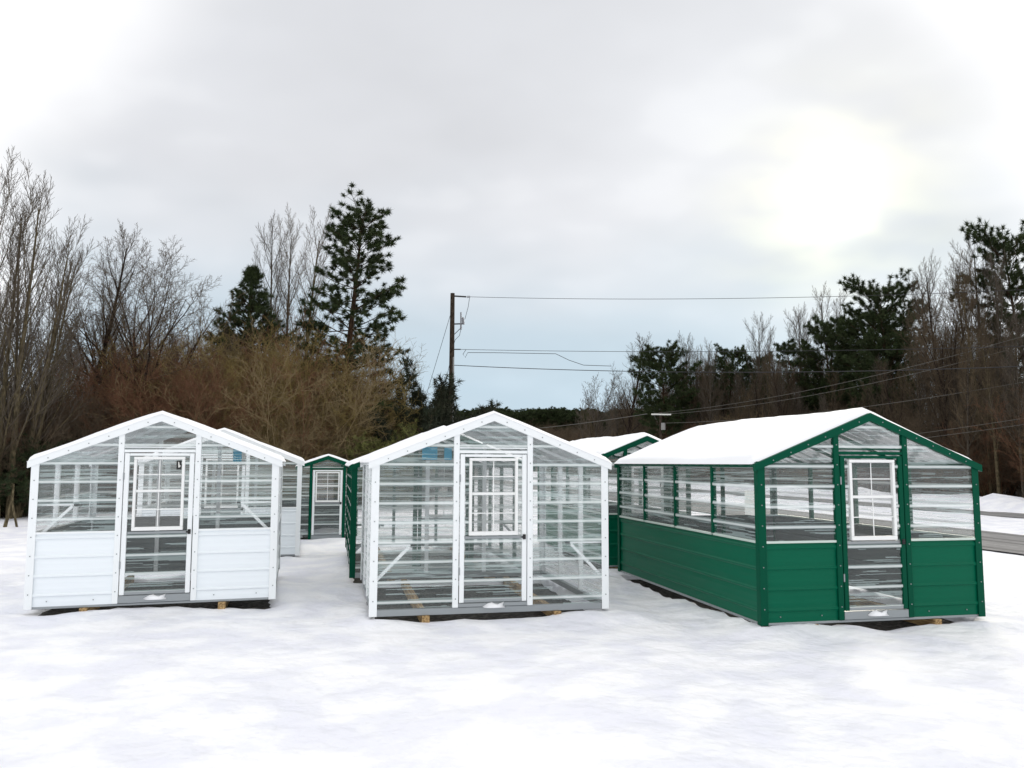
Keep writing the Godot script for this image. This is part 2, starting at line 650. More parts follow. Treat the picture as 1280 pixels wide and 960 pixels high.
	var top := func(x: float, z: float) -> float:
		var edge := minf(xe + 0.012 - absf(x), minf(z_a - z, z + L + 0.04))
		var lip := sqrt(clampf(edge / 0.045, 0, 1))
		return float(roof.call(x)) + 0.021 + lip * (thick + 0.030 * nz.get_noise_2d(x * 10.0 + salt, z * 10.0) + 0.007 * nz.get_noise_2d(x * 50.0, z * 50.0 + salt)) - 0.22 * slope * maxf(0.0, 0.12 - absf(x))
	var fx := func(i: int) -> float:
		var q := float(i) / nc * 2 - 1
		return (xe + 0.012) * signf(q) * (1 - pow(1 - absf(q), 1.6))
	var fz := func(j: int) -> float:
		var q := float(j) / nr
		var w := 0.5 - 0.5 * signf(1 - 2 * q) * pow(absf(1 - 2 * q), 0.8) if j > 0 and j < nr else q
		return lerpf(z_a, -L - 0.04, w)
	for j in nr + 1:
		for i in nc + 1:
			var x: float = fx.call(i)
			var z: float = fz.call(j)
			var e := 0.012
			var nn := Vector3(top.call(x - e, z) - top.call(x + e, z), 2 * e, top.call(x, z - e) - top.call(x, z + e)).normalized()
			sb.vert(Vector3(x, top.call(x, z), z), nn)
	for j in nr:
		for i in nc:
			var a := j * (nc + 1) + i
			sb.ix.append_array([a, a + nc + 1, a + 1, a + 1, a + nc + 1, a + nc + 2])
	for s in [-1, 1]:                       # underside
		var p0 := Vector3(0, ph + 0.021, z_a)
		var p1 := Vector3(s * (xe + 0.012), float(roof.call(xe + 0.012)) + 0.021, z_a)
		var q0 := Vector3(p0.x, p0.y, -L - 0.04)
		var q1 := Vector3(p1.x, p1.y, -L - 0.04)
		if s < 0:
			sb.quad(p0, p1, q1, q0)
		else:
			sb.quad(p1, p0, q0, q1)
	part("roof_snow", sb.mesh(M.roof_snow), g)
	build_door(g, o, dw, bot, hd, tr)
	# screw heads
	if o.get("screws", true):
		var kb := MB.new()
		var heads := []
		for s in [-1, 1]:
			var yy := 0.3
			while yy < eh - 0.05:
				heads.append(Vector3(s * (hw - 0.012), yy, 0.030))
				yy += 0.229
			yy = 0.3
			while yy < roof.call(dw) - 0.1:
				heads.append(Vector3(s * dw, yy, 0.034))
				yy += 0.229
			for k in 6:
				var x: float = s * hw * (k + 0.7) / 6.4
				heads.append(Vector3(x, float(roof.call(x)) - 0.028, 0.05))
			if low:
				for q in [0.25, 0.78]:
					heads.append(Vector3(s * lerpf(dw, hw, q), 0.21, 0.012))
		for p in heads:
			var pts := PackedVector2Array()
			for k in 6:
				pts.append(Vector2(p.x + 0.0075 * cos(k * TAU / 6), p.y + 0.0075 * sin(k * TAU / 6)))
			kb.prism(pts, p.z - 0.004, p.z + 0.006)
		var sc := part("screw_heads", kb.mesh(M.screw), g)
		sc.set_meta("kind", "stuff")
	return g

func build_door(g: Node3D, o: Dictionary, dw: float, bot: float, hd: float, tr: Material) -> void:
	var d := Node3D.new()
	d.name = "door"
	d.position = Vector3(0, 0, 0.012)
	g.add_child(d)
	var h := dw - 0.045                    # half the door's width
	var y0 := bot + 0.055
	var y1 := hd - 0.012
	var wh: float = minf(0.30, h - 0.07)   # half the window's width
	var w0 := 1.05
	var w1 := y1 - 0.045
	var wt: Material = o.get("stile", tr)
	cb("threshold", g, M.steel, Vector3(-dw + 0.036, (0.152 if o.get("low") else bot + 0.002), -0.03), Vector3(dw - 0.036, bot + 0.046, 0.028))
	if o.get("screws", true):
		# a little snow left on the threshold
		var lump := MB.new()
		for i in 13:
			for j in 7:
				var a := TAU * i / 12.0
				var e := PI * 0.5 * j / 6.0
				var q := Vector3(cos(a) * cos(e), sin(e), sin(a) * cos(e))
				var wob := 1.0 + 0.5 * nz.get_noise_3d(q.x * 30.0 + dw * 90.0, q.y * 30.0, q.z * 30.0)
				lump.vert(Vector3(0.02 + 0.13 * q.x * wob, bot - 0.012 + 0.06 * q.y * wob * (1.0 + 0.8 * nz.get_noise_2d(q.x * 60.0 + dw * 500.0, 3.0)), 0.034 + 0.025 * q.z), q)
		for i in 12:
			for j in 6:
				var a := i * 7 + j
				lump.ix.append_array([a, a + 7, a + 1, a + 1, a + 7, a + 8])
		part("snow_lump", lump.mesh(M.roof_snow), g)
	for s in [-1, 1]:
		cb("stile", d, wt, Vector3(s * (h - 0.028) - 0.028, y0, -0.012), Vector3(s * (h - 0.028) + 0.028, y1, 0.022))
	cb("top_rail", d, wt, Vector3(-h + 0.058, y1 - 0.032, -0.012), Vector3(h - 0.058, y1, 0.020))
	cb("bottom_rail", d, M.steel, Vector3(-h + 0.058, y0, -0.012), Vector3(h - 0.058, y0 + 0.035, 0.018))
	cb("middle_rail", d, M.steel, Vector3(-h + 0.058, w0 - 0.055, -0.012), Vector3(h - 0.058, w0 - 0.022, 0.012))
	var fr := Vector3(1, 0, 0)
	var fo := Vector3(0, 0, 1)
	panel("kick_panel", d, M.clear, Vector3(0, 0, 0.0), fr, fo, -h + 0.058, h - 0.058, y0 + 0.035, w0 - 0.055)
	for s in [-1, 1]:
		var a: float = wh + 0.002 if s > 0 else -h + 0.058
		var b: float = h - 0.058 if s > 0 else -wh - 0.002
		panel("side_light", d, M.clear, Vector3(0, 0, -0.004), fr, fo, a, b, w0 - 0.022, w1 + 0.01)
	# window: white frame, two sashes with a cross of muntins each
	var fb := MB.new()
	var fw := 0.034
	fb.cbox(Vector3(-wh, w0 - 0.012, -0.02), Vector3(wh, w0 + fw, 0.034))
	fb.cbox(Vector3(-wh, w1 - fw, -0.02), Vector3(wh, w1, 0.034))
	fb.cbox(Vector3(-wh, w0 + fw + 0.001, -0.019), Vector3(-wh + fw, w1 - fw - 0.001, 0.033))
	fb.cbox(Vector3(wh - fw, w0 + fw + 0.001, -0.019), Vector3(wh, w1 - fw - 0.001, 0.033))
	part("window_frame", fb.mesh(M.vinyl), d)
	var mid := lerpf(w0, w1, 0.53)
	cb("meeting_rail", d, M.vinyl, Vector3(-wh + fw + 0.001, mid - 0.016, -0.012), Vector3(wh - fw - 0.001, mid + 0.016, 0.026))
	for q in [[w0 + fw + 0.001, mid - 0.017, 0.010], [mid + 0.017, w1 - fw - 0.001, -0.004]]:
		cb("pane", d, M.glass, Vector3(-wh + fw + 0.002, q[0], q[2] - 0.0015), Vector3(wh - fw - 0.002, q[1], q[2] + 0.0015), 0.0005)
		cb("muntin", d, M.vinyl, Vector3(-0.006, q[0] + 0.001, q[2] + 0.003), Vector3(0.006, q[1] - 0.001, q[2] + 0.010), 0.002)
		var c: float = (q[0] + q[1]) / 2
		cb("muntin", d, M.vinyl, Vector3(-wh + fw + 0.002, c - 0.006, q[2] + 0.0035), Vector3(wh - fw - 0.002, c + 0.006, q[2] + 0.0095), 0.002)
	# latch and hinges
	var hb := MB.new()
	hb.cbox(Vector3(h - 0.050, 0.985, 0.023), Vector3(h - 0.012, 1.045, 0.036), 0.004)
	hb.cbox(Vector3(h - 0.068, 1.005, 0.036), Vector3(h - 0.024, 1.024, 0.058), 0.006)
	part("latch", hb.mesh(M.black), d)
	for yy in [0.62, 1.72]:
		cb("hinge", d, M.steel, Vector3(-h - 0.010, yy - 0.045, 0.018), Vector3(-h + 0.006, yy + 0.045, 0.030), 0.003)

# ---------------------------------------------------------------- plants
func bent(rg: RandomNumberGenerator, p: Vector3, dir: Vector3, length: float, segs: int, wander: float, lift: float) -> PackedVector3Array:
	var pts := PackedVector3Array([p])
	var d := dir
	for i in segs:
		d = (d + Vector3(rg.randfn(), rg.randfn() * 0.6, rg.randfn()) * wander + Vector3.UP * lift).normalized()
		p += d * length / segs
		pts.append(p)
	return pts

func fork(rg: RandomNumberGenerator, wood: MB, twig: MB, p: Vector3, dir: Vector3, length: float, r: float, level: int, o: Dictionary) -> void:
	var depth: int = o.levels
	var segs: int = [6, 5, 4, 3, 2, 2][level]
	var pts := bent(rg, p, dir, length, segs, o.wander * (1.0 if level > 0 else 0.35), o.lift if level > 0 else 0.0)
	var last := level >= depth
	var fine: float = o.get("fine", 0.004)
	var r1: float = maxf(r * (0.16 if level < 2 else 0.3), fine * 0.7)
	(wood if level < 2 else twig).limb(pts, r, r1, [7, 6, 4, 3, 3, 3][level])
	if last:
		return
	var kids: int = o.kids[level]
	var from: float = o.from[level]
	var turn := rg.randf() * TAU
	for k in kids:
		var q := from + (1.0 - from) * (k + rg.randf() * 0.9) / kids
		q = clampf(q, 0, 0.995)
		var f := q * segs
		var i := mini(int(f), segs - 1)
		var at := pts[i].lerp(pts[i + 1], f - i)
		var ax := (pts[i + 1] - pts[i]).normalized()
		turn += 2.4 + rg.randfn() * 0.4
		var side := ax.cross(Vector3(0.27, 0.1, 0.95)).normalized().rotated(ax, turn)
		var ang: float = o.angle[level] * (1.0 + 0.2 * rg.randfn()) * (1.15 - 0.4 * q)
		var nd := (ax * cos(ang) + side * sin(ang)).normalized()
		var rr := lerpf(r, r1, q)
		var ln: float = length * o.ratio[level] * (1.0 - o.get("taper", 0.45) * (q - from) / (1.001 - from)) * rg.randf_range(0.75, 1.2)
		fork(rg, wood, twig, at, nd, ln, maxf(rr * o.get("thin", 0.62), fine), level + 1, o)

# returns [wood mesh, twig mesh]
func bare_tree(seed_: int, o: Dictionary) -> Array:
	var rg := RandomNumberGenerator.new()
	rg.seed = seed_
	var wood := MB.new()
	var twig := MB.new()
	var stems: int = o.get("stems", 1)
	for k in stems:
		var a := TAU * k / stems + rg.randf()
		var sp: float = o.get("spread", 0.03) * rg.randf_range(0.4, 1.2)
		var d := Vector3(cos(a) * sp, 1, sin(a) * sp).normalized()
		var b: Vector3 = Vector3(cos(a), 0, sin(a)) * o.get("foot", 0.0) * rg.randf_range(0.3, 1.0) - Vector3(0, 0.2, 0)
		fork(rg, wood, twig, b, d, o.h * rg.randf_range(0.8, 1.0) if stems > 1 else o.h, o.r * (rg.randf_range(0.6, 1.0) if stems > 1 else 1.0), 0, o)
	return [wood.mesh(o.bark), twig.mesh(o.twig)]

func tuft(rg: RandomNumberGenerator, b: MB, p: Vector3, dir: Vector3, size: float, count: int) -> void:
	for i in count:
		var d := (dir * 0.35 + Vector3(rg.randfn(), rg.randfn(), rg.randfn()) * 0.7).normalized()
		var s := d.cross(Vector3(rg.randfn(), rg.randfn(), rg.randfn())).normalized() * size * 0.05
		var o := p - dir * size * rg.randf() * 0.5
		b.blade(o, o + d * size * rg.randf_range(0.35, 0.9), s)

# shape(q): branch length as a share of width at height share q
func pine(seed_: int, h: float, width: float, start: float, r: float, whorls: int, per: int, shape: Callable, size: float, blades: int, droop: float, foliage := "needles") -> Array:
	var rg := RandomNumberGenerator.new()
	rg.seed = seed_
	var wood := MB.new()
	var crown := MB.new()
	crown.colored = true
	var tp := bent(rg, Vector3(0, -0.2, 0), Vector3.UP, h * 0.97 + 0.2, 8, 0.035, 0.05)
	wood.limb(tp, r, r * 0.12, 9)
	for k in whorls:
		var q := start + (1.0 - start) * (k + rg.randf() * 0.8) / whorls
		var f := q * 8.0
		var i := mini(int(f), 7)
		var at := tp[i].lerp(tp[i + 1], f - i)
		var ln: float = width * float(shape.call(q))
		var n_: int = maxi(2, int(round(per * rg.randf_range(0.6, 1.2))))
		var a0 := rg.randf() * TAU
		for j in n_:
			var a := a0 + TAU * j / n_ + rg.randfn() * 0.25
			var l := ln * rg.randf_range(0.55, 1.12)
			var d := Vector3(cos(a), lerpf(-droop, 0.75, q * q) + rg.randfn() * 0.12, sin(a)).normalized()
			var pts := bent(rg, at, d, l, 4, 0.10, 0.07)
			wood.limb(pts, r * 0.16 * (1.15 - q) + 0.012, 0.008, 4)
			var subs := int(3 + l * 2.4)
			for m in subs:
				var w := 0.30 + 0.70 * (m + rg.randf()) / subs
				var ff := minf(w, 0.99) * 4.0
				var ii := mini(int(ff), 3)
				var bp := pts[ii].lerp(pts[ii + 1], ff - ii)
				var side := Vector3(-sin(a), 0.0, cos(a)) * (1.0 if m % 2 == 0 else -1.0)
				var sd := (side * rg.randf_range(0.1, 1.1) + d * 0.6 + Vector3.UP * rg.randf_range(-0.25, 0.8)).normalized()
				var sl := l * 0.44 * (1.3 - w) * rg.randf_range(0.4, 1.3) + 0.1
				var tip := bp + sd * sl
				wood.limb(PackedVector3Array([bp, bp.lerp(tip, 0.5) + Vector3(0, 0.02, 0), tip]), 0.011, 0.006, 3)
				var kk := 1 + int(sl / (size * 1.9))
				for e in kk:
					var dark := rg.randf_range(0.75, 1.25)
					crown.tint = Color(0.040 * dark, 0.056 * dark, 0.022 * dark)
					tuft(rg, crown, bp.lerp(tip, 1.0 - float(e) / (kk + 0.5)), (sd + Vector3.UP * 0.35).normalized(), size * rg.randf_range(0.75, 1.2), blades)
	for e in 5:
		crown.tint = Color(0.030, 0.052, 0.024)
		tuft(rg, crown, tp[8] - Vector3(0, e * size * 0.5, 0), Vector3.UP, size, blades)
	return [wood.mesh(M.pine_bark), crown.mesh(M.needles)]

func leafy_bush(seed_: int, h: float, w: float, count: int, leaf: float, col: Color, bristle: float) -> Array:
	var rg := RandomNumberGenerator.new()
	rg.seed = seed_
	var wood := MB.new()
	var crown := MB.new()
	crown.colored = true
	var stems := 26
	for k in stems:
		var a := rg.randf() * TAU
		var rr := sqrt(rg.randf()) * w * 0.5
		var d := Vector3(cos(a) * rr, h * rg.randf_range(0.6, 1.0) * (1.0 - 0.35 * pow(rr / (w * 0.5), 2)), sin(a) * rr)
		var pts := bent(rg, Vector3(cos(a), 0, sin(a)) * 0.15 - Vector3(0, 0.1, 0), d.normalized(), d.length(), 5, 0.12, 0.03)
		wood.limb(pts, 0.03, 0.006, 4)
		for m in count / stems:
			var f := rg.randf_range(0.15, 1.0) * 5.0
			var i := mini(int(f), 4)
			var p := pts[i].lerp(pts[i + 1], f - i)
			var sd := Vector3(rg.randfn(), rg.randf_range(0.0, 1.0) + bristle, rg.randfn()).normalized()
			var dark := rg.randf_range(0.6, 1.3)
			crown.tint = Color(col.r * dark, col.g * dark, col.b * dark)
			var tip := p + sd * rg.randf_range(0.15, 0.45)
			wood.limb(PackedVector3Array([p, tip]), 0.006, 0.003, 3)
			tuft(rg, crown, tip, sd, leaf, 20)
	return [wood.mesh(M.twig_dark), crown.mesh(M.needles)]

func plant(called: String, label: String, category: String, meshes: Array, at: Vector3, size: float, turn: float, group := "", wide := 1.0, crown_name := "crown") -> Node3D:
	var tf := Transform3D(Basis(Vector3.UP, turn).scaled(Vector3(size * wide, size, size * wide)), at)
	var t := thing(called, label, category, tf, group)
	part("trunk", meshes[0], t)
	part(crown_name, meshes[1], t)
	return t

func mass(called: String, label: String, category: String, mesh: Mesh, tfs: Array) -> void:
	var mm := MultiMesh.new()
	mm.transform_format = MultiMesh.TRANSFORM_3D
	mm.mesh = mesh
	mm.instance_count = tfs.size()
	for i in tfs.size():
		mm.set_instance_transform(i, tfs[i])
	var o := MultiMeshInstance3D.new()
	o.name = numbered(called)
	o.multimesh = mm
	add_child(o)
	meta(o, label, category)
	o.set_meta("kind", "stuff")

func joined(meshes: Array) -> ArrayMesh:
	var out := ArrayMesh.new()
	for m in meshes:
		out.add_surface_from_arrays(Mesh.PRIMITIVE_TRIANGLES, m.surface_get_arrays(0))
		out.surface_set_material(out.get_surface_count() - 1, m.surface_get_material(0))
	return out

func placed(at: Vector3, size: float, wide: float, lean := 0.04) -> Transform3D:
	var b := Basis(Vector3.UP, rng.randf() * TAU)
	b = Basis(Vector3(rng.randfn(), 0, rng.randfn()).normalized(), rng.randfn() * lean) * b
	return Transform3D(b.scaled(Vector3(size * wide, size, size * wide)), at)

# ---------------------------------------------------------------- wires and poles
func wire(called: String, label: String, a: Vector3, b: Vector3, sag: float, r: float, m_: Material = null) -> void:
	var m := MB.new()
	var pts := PackedVector3Array()
	for i in 29:
		var q := i / 28.0
		pts.append(a.lerp(b, q) - Vector3(0, sag * 4 * q * (1 - q), 0))
	m.limb(pts, r, r, 5)
	var o := part(numbered(called), m.mesh(m_ if m_ else M.cable), self)
	meta(o, label, "wire", "overhead wires")

func at_pixel(u: float, row: float, depth: float) -> Vector3:
	return Vector3((u - 640.0) / 998.6 * depth, rise(row, depth), -depth)

# ---------------------------------------------------------------- materials
func build_materials() -> void:
	M.white = paint(Color(0.935, 0.95, 0.955), 0.38)
	M.vinyl = paint(Color(0.93, 0.935, 0.93), 0.42)
	M.green = paint(Color(0.0, 0.36, 0.262), 0.38, 0.0, 0.24)
	M.green_trim = paint(Color(0.0, 0.29, 0.21), 0.45, 0.0, 0.2)
	M.white_sheet = paint(Color(0.93, 0.955, 0.97), 0.34)
	M.steel = paint(Color(0.60, 0.62, 0.63), 0.42, 0.65)
	M.backer = paint(Color(0.33, 0.36, 0.36), 0.6)
	M.screw = paint(Color(0.55, 0.58, 0.58), 0.4, 0.5)
	M.black = paint(Color(0.05, 0.05, 0.055), 0.5)
	M.pale_strip = paint(Color(0.78, 0.83, 0.80), 0.4, 0.2)
	M.lumber = paint(Color(0.72, 0.62, 0.45), 0.8)
	M.lumber.albedo_texture = noise_tex(128, 0.03, 3, [[0.2, Color(0.62, 0.56, 0.50)], [0.7, Color(1, 0.98, 0.94)]])
	M.lumber.uv1_triplanar = true
	M.lumber.uv1_scale = Vector3(6, 6, 0.7)
	var cl := paint(Color(0.70, 0.77, 0.76, 0.06), 0.12)
	cl.transparency = BaseMaterial3D.TRANSPARENCY_ALPHA
	cl.metallic_specular = 0.7
	M.clear = cl
	# reflections along ribs and streaks, painted into the sheet as milky faces
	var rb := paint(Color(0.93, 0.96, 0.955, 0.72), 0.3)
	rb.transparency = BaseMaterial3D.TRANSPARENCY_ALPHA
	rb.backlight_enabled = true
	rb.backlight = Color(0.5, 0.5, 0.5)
	M.rib_sheen = rb
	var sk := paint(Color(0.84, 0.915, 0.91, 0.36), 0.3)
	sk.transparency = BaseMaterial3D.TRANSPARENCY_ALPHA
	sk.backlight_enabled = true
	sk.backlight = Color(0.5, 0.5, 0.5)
	M.streak_sheen = sk
	var gl := paint(Color(0.85, 0.9, 0.88, 0.03), 0.02)
	gl.transparency = BaseMaterial3D.TRANSPARENCY_ALPHA
	M.glass = gl
	# snow: firm white crust with thinner, greyer, wetter patches
	var sn := paint(Color(0.97, 0.97, 0.98), 0.62)
	sn.vertex_color_use_as_albedo = true
	sn.albedo_texture = noise_tex(512, 0.012, 21, [[0.28, Color(0.94, 0.945, 0.965)], [0.46, Color(0.96, 0.963, 0.975)], [0.50, Color(0.978, 0.981, 0.987)], [0.60, Color(0.985, 0.988, 0.99)], [0.66, Color(1, 1, 1)]], 6)
	sn.uv1_triplanar = true
	sn.uv1_world_triplanar = true
	sn.uv1_scale = Vector3(0.16, 0.16, 0.16)
	sn.heightmap_enabled = true
	sn.heightmap_texture = noise_tex(512, 0.03, 22, [[0.0, Color.BLACK], [1.0, Color.WHITE]], 6)
	sn.heightmap_scale = 4.0
	M.snow = sn
	var rs := paint(Color(0.955, 0.96, 0.97), 0.7)
	rs.backlight_enabled = true
	rs.backlight = Color(0.10, 0.105, 0.11)
	M.roof_snow = rs
	var di := paint(Color(0.27, 0.26, 0.25), 0.95)
	di.albedo_texture = noise_tex(256, 0.04, 31, [[0.3, Color(0.55, 0.53, 0.50)], [0.7, Color(1, 0.98, 0.95)]], 5)
	di.uv1_triplanar = true
	di.uv1_world_triplanar = true
	di.heightmap_enabled = true
	di.heightmap_texture = di.albedo_texture
	di.heightmap_scale = 4.0
	M.dirt = di
	# worn asphalt with wheel tracks running along the lane
	var im := Image.create(128, 512, false, Image.FORMAT_RGB8)
	for y in 512:
		for x in 128:
			var w := x / 127.0
			var q := 0.50 + 0.10 * nz.get_noise_2d(x * 12.0, y * 0.9) + 0.06 * nz.get_noise_2d(x * 40.0 + 500, y * 22.0)
			for tr_ in [0.12, 0.45, 0.60, 0.9]:
				q -= 0.16 * exp(-pow((w - tr_ - 0.008 * nz.get_noise_2d(y * 2.0, tr_ * 300)) / 0.028, 2))
			q += 0.10 * smooth(0.25, 0.5, nz.get_noise_2d(x * 9.0 + 90, y * 0.5))
			im.set_pixel(x, y, Color(q, q * 0.99, q * 0.98))
	var asp := paint(Color(1, 1, 1), 0.75)
	asp.albedo_texture = ImageTexture.create_from_image(im)
	M.asphalt = asp
	M.bark_grey = bark(Color(0.36, 0.33, 0.30), 41)
	M.bark_tan = bark(Color(0.42, 0.38, 0.30), 42)
	M.bark_dark = bark(Color(0.25, 0.21, 0.19), 43)
	M.pine_bark = bark(Color(0.30, 0.23, 0.18), 44)
	M.twig_grey = paint(Color(0.35, 0.32, 0.285), 0.9, 0, 0.3)
	M.twig_tan = paint(Color(0.49, 0.43, 0.32), 0.9, 0, 0.3)
	M.twig_dark = paint(Color(0.33, 0.285, 0.23), 0.9, 0, 0.3)
	M.twig_red = paint(Color(0.42, 0.30, 0.225), 0.9, 0, 0.3)
	M.twig_brown = paint(Color(0.38, 0.33, 0.26), 0.9, 0, 0.3)
	M.twig_olive = paint(Color(0.50, 0.44, 0.27), 0.9, 0, 0.3)
	var nd := paint(Color.WHITE, 0.75, 0, 0.3)
	nd.vertex_color_use_as_albedo = true
	nd.backlight_enabled = true
	nd.backlight = Color(0.25, 0.3, 0.15)
	M.needles = nd
	M.pole = bark(Color(0.30, 0.26, 0.23), 45)
	M.cable = paint(Color(0.16, 0.16, 0.17), 0.6)
	M.bare_wire = paint(Color(0.36, 0.35, 0.33), 0.6)
	M.grey_pipe = paint(Color(0.55, 0.55, 0.54), 0.6)
	M.porcelain = paint(Color(0.50, 0.50, 0.52), 0.35)
	M.blue_card = paint(Color(0.04, 0.76, 0.93), 0.6)
	M.blue_card.backlight_enabled = true
	M.blue_card.backlight = Color(0.6, 0.6, 0.6)
	M.card = paint(Color(0.90, 0.90, 0.88), 0.7)

func bark(col: Color, seed_: int) -> StandardMaterial3D:
	var m := paint(col, 0.92, 0, 0.25)
	m.albedo_texture = noise_tex(128, 0.05, seed_, [[0.25, Color(0.6, 0.6, 0.58)], [0.75, Color(1, 1, 0.98)]], 4)
	m.uv1_triplanar = true
	m.uv1_scale = Vector3(2.2, 0.5, 2.2)
	return m

# ---------------------------------------------------------------- the scene
func _ready() -> void:
	rng.seed = 77
	nz.seed = 4
	nz.frequency = 0.05
	nz.fractal_octaves = 3

	var cam := Camera3D.new()
	cam.name = "camera"
	cam.fov = rad_to_deg(2 * atan(480.0 / 998.6))
	cam.position = Vector3(0, 1.9, 0)
	cam.rotation = Vector3(0.0991, 0, 0.0047)
	cam.near = 0.1
	cam.far = 4000
	add_child(cam)
	cam.current = true

	var env := Environment.new()
	env.background_mode = Environment.BG_SKY
	env.sky = Sky.new()
	env.sky.sky_material = build_sky()
	env.tonemap_mode = Environment.TONE_MAPPER_LINEAR
	env.tonemap_exposure = 1.13
	env.sdfgi_enabled = true
	env.ssao_enabled = true
	env.ssil_enabled = true
	var we := WorldEnvironment.new()
	we.name = "world_environment"
	we.environment = env
	add_child(we)

	var sun := DirectionalLight3D.new()
	sun.name = "sun"
	sun.light_energy = 0.35
	sun.light_color = Color(1.0, 0.96, 0.88)
	sun.light_angular_distance = 14.0
	sun.shadow_enabled = true
	add_child(sun)
	sun.look_at_from_position(Vector3.ZERO, -sun_dir())

	build_materials()
	var houses := house_list()
	for h in houses:
		pads.append([h[2].tf.affine_inverse(), h[2].w / 2, h[2].l])
	build_ground()
	strip("road", 14.6, 18.8, M.asphalt, -0.012)
	strip("road", 24.8, 27.2, M.asphalt, -0.012)
	for h in houses:
		bare_patch(h[2])
	build_woods()
	build_poles()
	for h in houses:
		greenhouse(h[0], h[1], h[2])
	build_small(houses)

func turned(x: float, z: float, turn: float, roll := 0.0) -> Transform3D:
	return Transform3D(Basis(Vector3.UP, turn) * Basis(Vector3(0, 0, 1), roll), Vector3(x, 0, z))

func house_list() -> Array:
	var big := {"w": 2.86, "eave": 1.915, "peak": 2.49}
	var out := []
	var front := func(x: float, z: float, turn: float, roll := 0.0) -> Transform3D:
		return turned(x + cos(turn) * 1.449, z - sin(turn) * 1.449, turn, roll)
	out.append(["greenhouse", "white greenhouse with white metal lower panels and a dark sticker in its door window", big.merged({"l": 3.0, "bays": 3, "trim": M.white, "low": M.white_sheet, "strip": M.white, "tf": front.call(-5.873, -9.876, 0.262, 0.006), "snow": 0.055, "snow_front": 0.056, "bench_y": 1.37})])
	out.append(["greenhouse", "see-through greenhouse with white frame and clear walls down to the sill", big.merged({"l": 3.05, "bays": 3, "trim": M.white, "strip": M.white, "tf": front.call(-1.6365, -9.4795, TURN), "snow": 0.04, "snow_front": 0.056})])
	out.append(["greenhouse", "long green greenhouse with green metal lower panels, four side bays and thick roof snow", big.merged({"l": 4.55, "bays": 4, "trim": M.green_trim, "low": M.green, "strip": M.pale_strip, "tf": front.call(2.7737, -9.0775, TURN), "snow": 0.075, "snow_front": 0.004})])
	out.append(["greenhouse", "white greenhouse with white lower panels, mostly hidden behind another white greenhouse", big.merged({"l": 3.0, "bays": 3, "trim": M.white, "low": M.white_sheet, "strip": M.white, "tf": turned(-4.08 - 1.4, -15.6 + 0.36, 0.255), "snow": 0.05, "snow_front": 0.056, "screws": false})])
	out.append(["greenhouse", "small narrow greenhouse with green trim and white door window, in front of brown brush", {"w": 1.42, "l": 2.4, "bays": 2, "eave": 1.90, "peak": 2.15, "trim": M.green_trim, "low": M.green, "low_front": false, "strip": M.pale_strip, "stile": M.white, "door": 0.40, "header": 1.83, "tf": turned(-4.50, -19.7, 0.235).translated(Vector3(0, -0.1, 0)), "snow": 0.045, "snow_front": 0.02, "screws": false, "bench": false, "over": 0.06}])
	out.append(["greenhouse", "clear walled greenhouse with green corner posts, close behind the white framed see-through one", big.merged({"l": 4.6, "bays": 4, "eave": 1.86, "peak": 2.44, "trim": M.green_trim, "strip": M.pale_strip, "tf": front.call(-2.50, -12.62, TURN), "snow": 0.045, "snow_front": 0.01, "screws": false}, true)])
	out.append(["greenhouse", "narrow green greenhouse whose gable peeks out behind the long green one", {"w": 1.58, "l": 4.6, "bays": 4, "eave": 2.06, "peak": 2.38, "trim": M.green_trim, "low": M.green, "strip": M.pale_strip, "door": 0.41, "header": 1.92, "tf": turned(2.40, -14.25, TURN), "snow": 0.06, "snow_front": 0.004, "screws": false, "bench": false, "over": 0.06}])
	return out

func bare_patch(o: Dictionary) -> void:
	var b := MB.new()
	var hw: float = o.w / 2 - 0.015
	var nx := 10
	var nzz := 12
	for j in nzz + 1:
		for i in nx + 1:
			var p: Vector3 = o.tf * Vector3(lerpf(-hw, hw, float(i) / nx), 0, lerpf(-0.01, -o.l + 0.01, float(j) / nzz))
			b.vert(Vector3(p.x, -0.004 - 0.012 * absf(nz.get_noise_2d(p.x * 20, p.z * 20)), p.z), Vector3.UP)
	for j in nzz:
		for i in nx:
			var a := j * (nx + 1) + i
			b.ix.append_array([a, a + nx + 1, a + 1, a + 1, a + nx + 1, a + nx + 2])
	structure("bare_ground", b.mesh(M.dirt))

